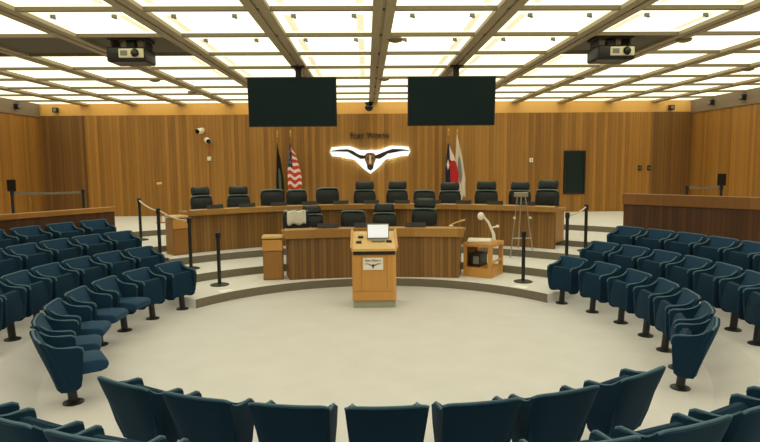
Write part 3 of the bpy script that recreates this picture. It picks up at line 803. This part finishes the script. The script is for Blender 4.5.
# ------------------------------------------------------------------ easel by the rear desk
t = empty('easel', 'thin silver easel standing before right end of the rear desk', 'easel', (3.22, 4.85, .30))
for x0, x1, y in ((-.10, -.24, .0), (.06, .26, -.02), (0, .02, .38)):
    bm = B(); tube(bm, [(x0, y*.2, 1.36), (x1, y, .0)], .014, 8); build('leg', bm, M['silver'], t, True)
bm = B(); tube(bm, [(-.21, -.02, .42), (.21, -.02, .42)], .014, 8); build('crossbar', bm, M['silver'], t, True)
bm = B(); box(bm, (-.02, .02, 1.36), (.3, .06, .10), .012); build('clamp', bm, M['silver'], t)
for sx in (-1, 1):
    bm = B(); bmesh.ops.create_uvsphere(bm, u_segments=10, v_segments=8, radius=.03); bmesh.ops.translate(bm, verts=bm.verts, vec=(sx*.17, -.03, .86)); build('knob', bm, M['cream_plastic'], t, True)

# ------------------------------------------------------------------ stanchions and belts
def stanchion(x, y, z, h, label, sign=False):
    t = empty('stanchion', label, 'stanchion', (x, y, z), 0, 'black stanchions')
    bm = B(); lathe(bm, [(.17, 0), (.17, .015), (.12, .03), (.03, .045)], 22); build('base', bm, M['black_metal'], t, True)
    bm = B(); tube(bm, [(0, 0, .03), (0, 0, h-.1)], .034, 12); build('post', bm, M['black_metal'], t, True)
    bm = B(); lathe(bm, [(.036, h-.12), (.045, h-.11), (.045, h-.01), (.03, h)], 14); build('cassette', bm, M['black'], t, True)
    if sign:
        bm = B(); box(bm, (0, 0, h+.14), (.22, .02, .3), .006); build('sign_holder', bm, M['black'], t)
def floor_z(x, y):
    R = math.hypot(x, y); a = math.degrees(math.atan2(y, x)) % 360
    if A0 < a < A1:
        for r0, r1, z in tiers:
            if r0 <= R < r1: return z
        return 0 if R < 3.5 else ZU
    for (r0, z0), (r1, z1) in zip(prof, prof[1:]):
        if r0 <= R <= r1: return z0 + (z1-z0)*(R-r0)/(r1-r0)
    return ZU
def belt(p, q, sag, r, mat, label, cat='barrier belt', flat=True):
    p, q = Vector(p), Vector(q); pts = []
    for i in range(13):
        s = i/12; v = p.lerp(q, s); v.z -= sag*4*s*(1-s); pts.append(v)
    bm = B()
    if flat:
        d = (q-p).normalized(); n = Vector((-d.y, d.x, 0)).normalized()*.004
        prev = None
        for v in pts:
            c = [bm.verts.new(v + n + Vector((0, 0, r))), bm.verts.new(v + n - Vector((0, 0, r))), bm.verts.new(v - n - Vector((0, 0, r))), bm.verts.new(v - n + Vector((0, 0, r)))]
            if prev:
                for k in range(4): bm.faces.new((prev[k], prev[(k+1) % 4], c[(k+1) % 4], c[k]))
            else: bm.faces.new(c[::-1])
            prev = c
        bm.faces.new(prev)
    else: tube(bm, pts, r, 8)
    o = build('barrier_belt', bm, mat, None, not flat); tag(o, label, cat)
    return o
SL = [(-5.48, 6.33, 1.0, 'black stanchion on the left dais steps, furthest from viewer'), (-4.30, 4.18, 1.05, 'black stanchion left of the rear end cabinet, second along the rope'),
      (-3.62, 3.95, 1.02, 'black stanchion standing before the rear left end cabinet'), (-2.84, 3.04, .98, 'black stanchion on the lowest step left of the front end cabinet')]
for x, y, h, l in SL: stanchion(x, y, floor_z(x, y), h, l)
SR = [(2.77, 2.98, .95, 'black stanchion on the lowest step right of the oak cart'), (3.60, 3.02, 1.28, 'black stanchion beside first right row, nearer of the roped pair'), (4.10, 3.45, 1.06, 'black stanchion beside right rows, further of the roped pair')]
SR[1] = (3.56, 2.93, 1.29, SR[1][3]); SR[2] = (4.55, 4.68, 1.0, SR[2][3])
SR[1] = (3.90, 3.95, 1.05, SR[1][3])
for x, y, h, l in SR: stanchion(x, y, floor_z(x, y), h, l)
def topz(s): return floor_z(s[0], s[1]) + s[2] - .06
def dirn(p, q):
    d = Vector((q[0]-p[0], q[1]-p[1], 0)).normalized()*.05; return d
for p, q, l in ((SL[0], SL[1], 'pale rope between the two furthest stanchions on the left steps'), (SL[1], SL[2], 'pale rope running down to the stanchion before the end cabinet'), (SR[1], SR[2], 'pale rope between the two stanchions beside the right rows')):
    d = dirn(p, q)
    belt(Vector((p[0], p[1], topz(p))) + d, Vector((q[0], q[1], topz(q))) - d, .04, .016, M['rope'], l, flat=False)
UL = [(-9.12, 7.51, 1.0, True, 'black stanchion with sign holder behind the left rail, against the left wall'), (-7.39, 7.63, 1.03, False, 'black stanchion behind the left rail holding the right end of the belt'),
      (8.07, 7.22, 1.0, False, 'black stanchion behind the right rail holding the left end of the belt'), (8.91, 7.14, 1.0, True, 'black stanchion with sign holder behind the right rail')]
for x, y, h, s, l in UL: stanchion(x, y, ZU, h, l, s)
for p, q, l in ((UL[0], UL[1], 'grey belt stretched between two stanchions behind the left rail'), (UL[2], UL[3], 'grey belt stretched between two stanchions behind the right rail')):
    d = dirn(p, q); belt(Vector((p[0], p[1], ZU+.95)) + d, Vector((q[0], q[1], ZU+.95)) - d, .02, .03, M['belt'], l)
# thin stand by the back wall
t = empty('microphone_stand', 'thin stand with a small head before the back wall on the left', 'stand', (-5.9, 8.98, ZU))
bm = B(); lathe(bm, [(.14, 0), (.14, .02), (.02, .03)], 18); build('base', bm, M['rail_wood'], t)
bm = B(); tube(bm, [(0, 0, .02), (0, 0, 1.1)], .012, 8); build('pole', bm, M['rail_wood'], t)
bm = B(); tube(bm, [(-.06, -.02, 1.10), (.06, 0, 1.12)], .03, 8); build('head', bm, M['oak_pale'], t)

# step lights / tags on the lowest step
for x, y, a, l in ((-2.63, 2.50, 136.4, 'small white tag on the curb at left below a stanchion'), (2.62, 2.52, 43.9, 'small white tag on the curb at right below a stanchion')):
    p = pol(3.60, a, .15)
    bm = B(); box(bm, (0, 0, .008), (.26, .16, .016), .004); o = build('floor_tag', bm, M['tag']); o.location = p; o.rotation_euler = (0, 0, rad(a-90)); tag(o, l, 'floor tag', 'white tags on the curb')

# ------------------------------------------------------------------ low rails behind the seats
def rail(p, q, z0, z1, matp, matc, label, ch=.22):
    p, q = Vector(p), Vector(q); d = q-p; L = d.length; a = math.atan2(d.y, d.x)
    t = empty('low_partition', label, 'partition', ((p.x+q.x)/2, (p.y+q.y)/2, z0), a)
    bm = B(); box(bm, (0, 0, (z1-z0-ch+.02)/2), (L-.04, .08, z1-z0-ch+.02)); build('panel', bm, matp, t)
    bm = B(); box(bm, (0, 0, z1-z0-ch/2), (L, .16, ch), .008); build('cap_rail', bm, matc, t)
rail((5.16, 4.26), (8.3, 1.2), .45, 1.70, M['walnut'], M['rail_brown'], 'dark boarded low wall with brown cap behind the right rows')
rail((-7.75, 1.5), (-5.40, 4.72), .45, 1.50, M['walnut'], M['rail_wood'], 'low wall with tan wood cap behind the left rows', .10)

# ------------------------------------------------------------------ theatre chairs
def make_theatre(down=False):
    t = empty('theatre_chair', 'x', 'theatre chair', (0, 0, 0), 0, 'x')
    # back shell: local forward is +y
    n, m = 18, 14; bm = B(); F = []; K = []
    for j in range(m+1):
        v = j/m
        hw = .228 + .058*v**.7
        y0 = -.12 - .195*v**1.1
        rf = []; rk = []
        for i in range(n+1):
            u = 2*i/n - 1
            wrap = .035*abs(u)**4
            z = .20 + .55*v - .022*v**3*abs(u)**8 - .006*v*v*(1-u*u)
            edge = (1 - abs(u)**8)
            th = .085*(.5 + .5*edge)*(1 - .35*v**6)
            rf.append(bm.verts.new((u*hw, y0 + wrap + th*.62 + .01*(1-u*u)*math.sin(PI*v), z)))
            rk.append(bm.verts.new((u*hw, y0 + wrap - th*.38, z)))
        F.append(rf); K.append(rk)
    for G, fl in ((F, 1), (K, 0)):
        for a, b in zip(G, G[1:]):
            for i in range(n):
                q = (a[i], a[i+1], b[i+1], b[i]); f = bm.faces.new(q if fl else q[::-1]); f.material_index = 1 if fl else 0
    for j in range(m):
        bm.faces.new((F[j][0], F[j+1][0], K[j+1][0], K[j][0])); bm.faces.new((F[j][n], K[j][n], K[j+1][n], F[j+1][n]))
    for i in range(n):
        bm.faces.new((F[0][i], K[0][i], K[0][i+1], F[0][i+1])); bm.faces.new((F[m][i], F[m][i+1], K[m][i+1], K[m][i]))
    edge_pts = [F[m][i].co.lerp(K[m][i].co, .45) + Vector((0, 0, .002)) for i in range(n+1)]
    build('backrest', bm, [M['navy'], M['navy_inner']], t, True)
    bm = B(); tube(bm, edge_pts, .011, 8); build('sheen_wear', bm, M['sheen_wear'], t, True, label='lighter blue top edge, sheen and wear in its colour')
    # arms: deep side panels; the top runs level, then sweeps up to the back corner
    out = [(-.265, .726), (-.24, .708), (-.20, .675), (-.155, .645), (-.10, .632), (-.02, .628), (.04, .624), (.075, .605), (.082, .57), (.075, .45), (.065, .30), (.055, .225), (.02, .195), (-.06, .185), (-.13, .195), (-.175, .34), (-.225, .54)]
    for sx in (-1, 1):
        def xo(z): return .222 + (.268-.222)*max(0, min(1, (z-.14)/.45))**.8
        bm = B()
        prism(bm, out, lambda p: (sx*(xo(p[1])-.06), p[0], p[1]), lambda p: (sx*xo(p[1]), p[0], p[1]), .012, 2)
        build('arm', bm, M['navy'], t, True)
        bm = B(); tube(bm, [(sx*(xo(z)-.03), y, z+.003) for y, z in out[1:9]], .011, 8); build('sheen_wear', bm, M['sheen_wear'], t, True, label='lighter blue arm edge, sheen and wear in its colour')
    # tip-up seat
    bm = B()
    if down: prof_ = [(-.14, .33), (.24, .33), (.30, .35), (.32, .39), (.31, .43), (.26, .455), (.10, .455), (-.14, .44)]
    else: prof_ = [(-.06, .24), (.02, .22), (.06, .25), (.065, .40), (.04, .54), (.01, .60), (-.04, .61), (-.08, .57), (-.085, .42)]
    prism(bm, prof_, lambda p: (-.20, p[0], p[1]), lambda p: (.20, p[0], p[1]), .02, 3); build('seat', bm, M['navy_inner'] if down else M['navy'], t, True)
    bm = B(); tube(bm, [(0, 0, .02), (0, -.02, .27)], .045, 12); tube(bm, [(-.19, -.03, .24), (.19, -.03, .24)], .025, 10); build('pedestal', bm, M['black_metal'], t, True)
    bm = B(); lathe(bm, [(.10, 0), (.10, .012), (.08, .022), (.045, .03)], 20); build('foot_plate', bm, M['black_metal'], t, True)
    return t
TH = {False: make_theatre(), True: make_theatre(True)}; th_used = {False: False, True: False}
def place_th(R, a, z, label, group, turn=0, down=False):
    o = TH[down] if not th_used[down] else copy_tree(TH[down]); th_used[down] = True
    o.location = pol(R, a, z); o.rotation_euler = (0, 0, rad(a+90+turn))
    o['label'] = label; o['group'] = group; o['category'] = 'theatre chair'
def row_labels(n, end0, end1, base):
    L = []
    for i in range(n):
        if i == 0: w = 'end chair ' + end0
        elif i == n-1: w = 'end chair ' + end1
        elif i < (n+1)//2: w = ordinal(i) + ' from the end ' + end0
        else: w = ordinal(n-1-i) + ' from the end ' + end1
        L.append('navy theatre chair in ' + base + ', ' + w)
    return L
def row(R, z, angs, base, end0, end1, group, down=()):
    for i, (a, l) in enumerate(zip(angs, row_labels(len(angs), end0, end1, base))): place_th(R, a, z, l, group, random.uniform(-1.2, 1.2), i in down)
row(3.67, 0, [31.2, 20.8, 10.4, 0.0, -9.9, -20.2, -30.6], 'front row right', 'by the dais', 'towards the viewer', 'front row chairs on the right')
row(3.67, 0, [149.6, 159.8, 170.2, 180.8, 191.4, 202.0, 212.6], 'front row left', 'by the dais', 'towards the viewer', 'front row chairs on the left', down=(2, 3, 4, 5, 6))
row(3.68, 0, [-120.0, -109.8, -99.6, -89.9, -80.2, -70.6, -59.2], 'front row nearest the viewer', 'at left', 'at right', 'front row chairs nearest the viewer')
row(4.68, .16, [33.0, 25.6, 18.2, 10.8, 3.4, -4.0, -11.4], 'second row right', 'by the dais', 'towards the viewer', 'second row chairs on the right')
row(4.68, .16, [147.0, 154.3, 161.6, 168.9, 176.2, 183.5, 190.8], 'second row left', 'by the dais', 'towards the viewer', 'second row chairs on the left')
row(4.68, .16, [-126.0, -117.7, -109.8, -102.0, -93.9, -85.6, -77.4, -69.4, -61.6, -52.8], 'second row nearest the viewer', 'at left', 'at right', 'second row chairs nearest the viewer')
row(5.65, .36, [34.2, 28.2, 22.2, 16.2, 10.2, 4.2], 'third row right', 'by the dais', 'towards the viewer', 'third row chairs on the right')
row(5.65, .36, [144.4, 150.5, 156.6, 162.7, 168.8, 174.9], 'third row left', 'by the dais', 'towards the viewer', 'third row chairs on the left')
row(6.62, .525, [143.6, 149.2, 154.8, 160.4], 'fourth row left', 'by the dais', 'by the left wall', 'fourth row chairs on the left')

# ------------------------------------------------------------------ world, camera
w = bpy.data.worlds.new('World'); sc.world = w; w.use_nodes = True
w.node_tree.nodes['Background'].inputs[0].default_value = (.9, .85, .75, 1); w.node_tree.nodes['Background'].inputs[1].default_value = .05
cam = bpy.data.cameras.new('Camera'); co = bpy.data.objects.new('Camera', cam); COL.objects.link(co); sc.camera = co
F, PITCH, YAW, ROLL = 597.0, .1001, .0218, -.0084
cam.sensor_fit = 'HORIZONTAL'; cam.sensor_width = 36; cam.lens = F/760*36
cam.clip_start = .05; cam.clip_end = 100
# view direction and up from pitch / yaw / roll
d = Vector((math.sin(YAW)*math.cos(PITCH), math.cos(YAW)*math.cos(PITCH), -math.sin(PITCH)))
right = Vector((math.cos(YAW), -math.sin(YAW), 0)); up = right.cross(d)
r2 = right*math.cos(ROLL) + up*math.sin(ROLL); u2 = up*math.cos(ROLL) - right*math.sin(ROLL)
Mx = Matrix((r2, u2, -d)).transposed().to_4x4(); Mx.translation = Vector((-.11, -7.86, 2.4))
co.matrix_world = Mx
vs = sc.view_settings
vs.view_transform = 'Standard'; vs.look = 'None'; vs.exposure = 0.16; vs.gamma = 1; vs.use_curve_mapping = False
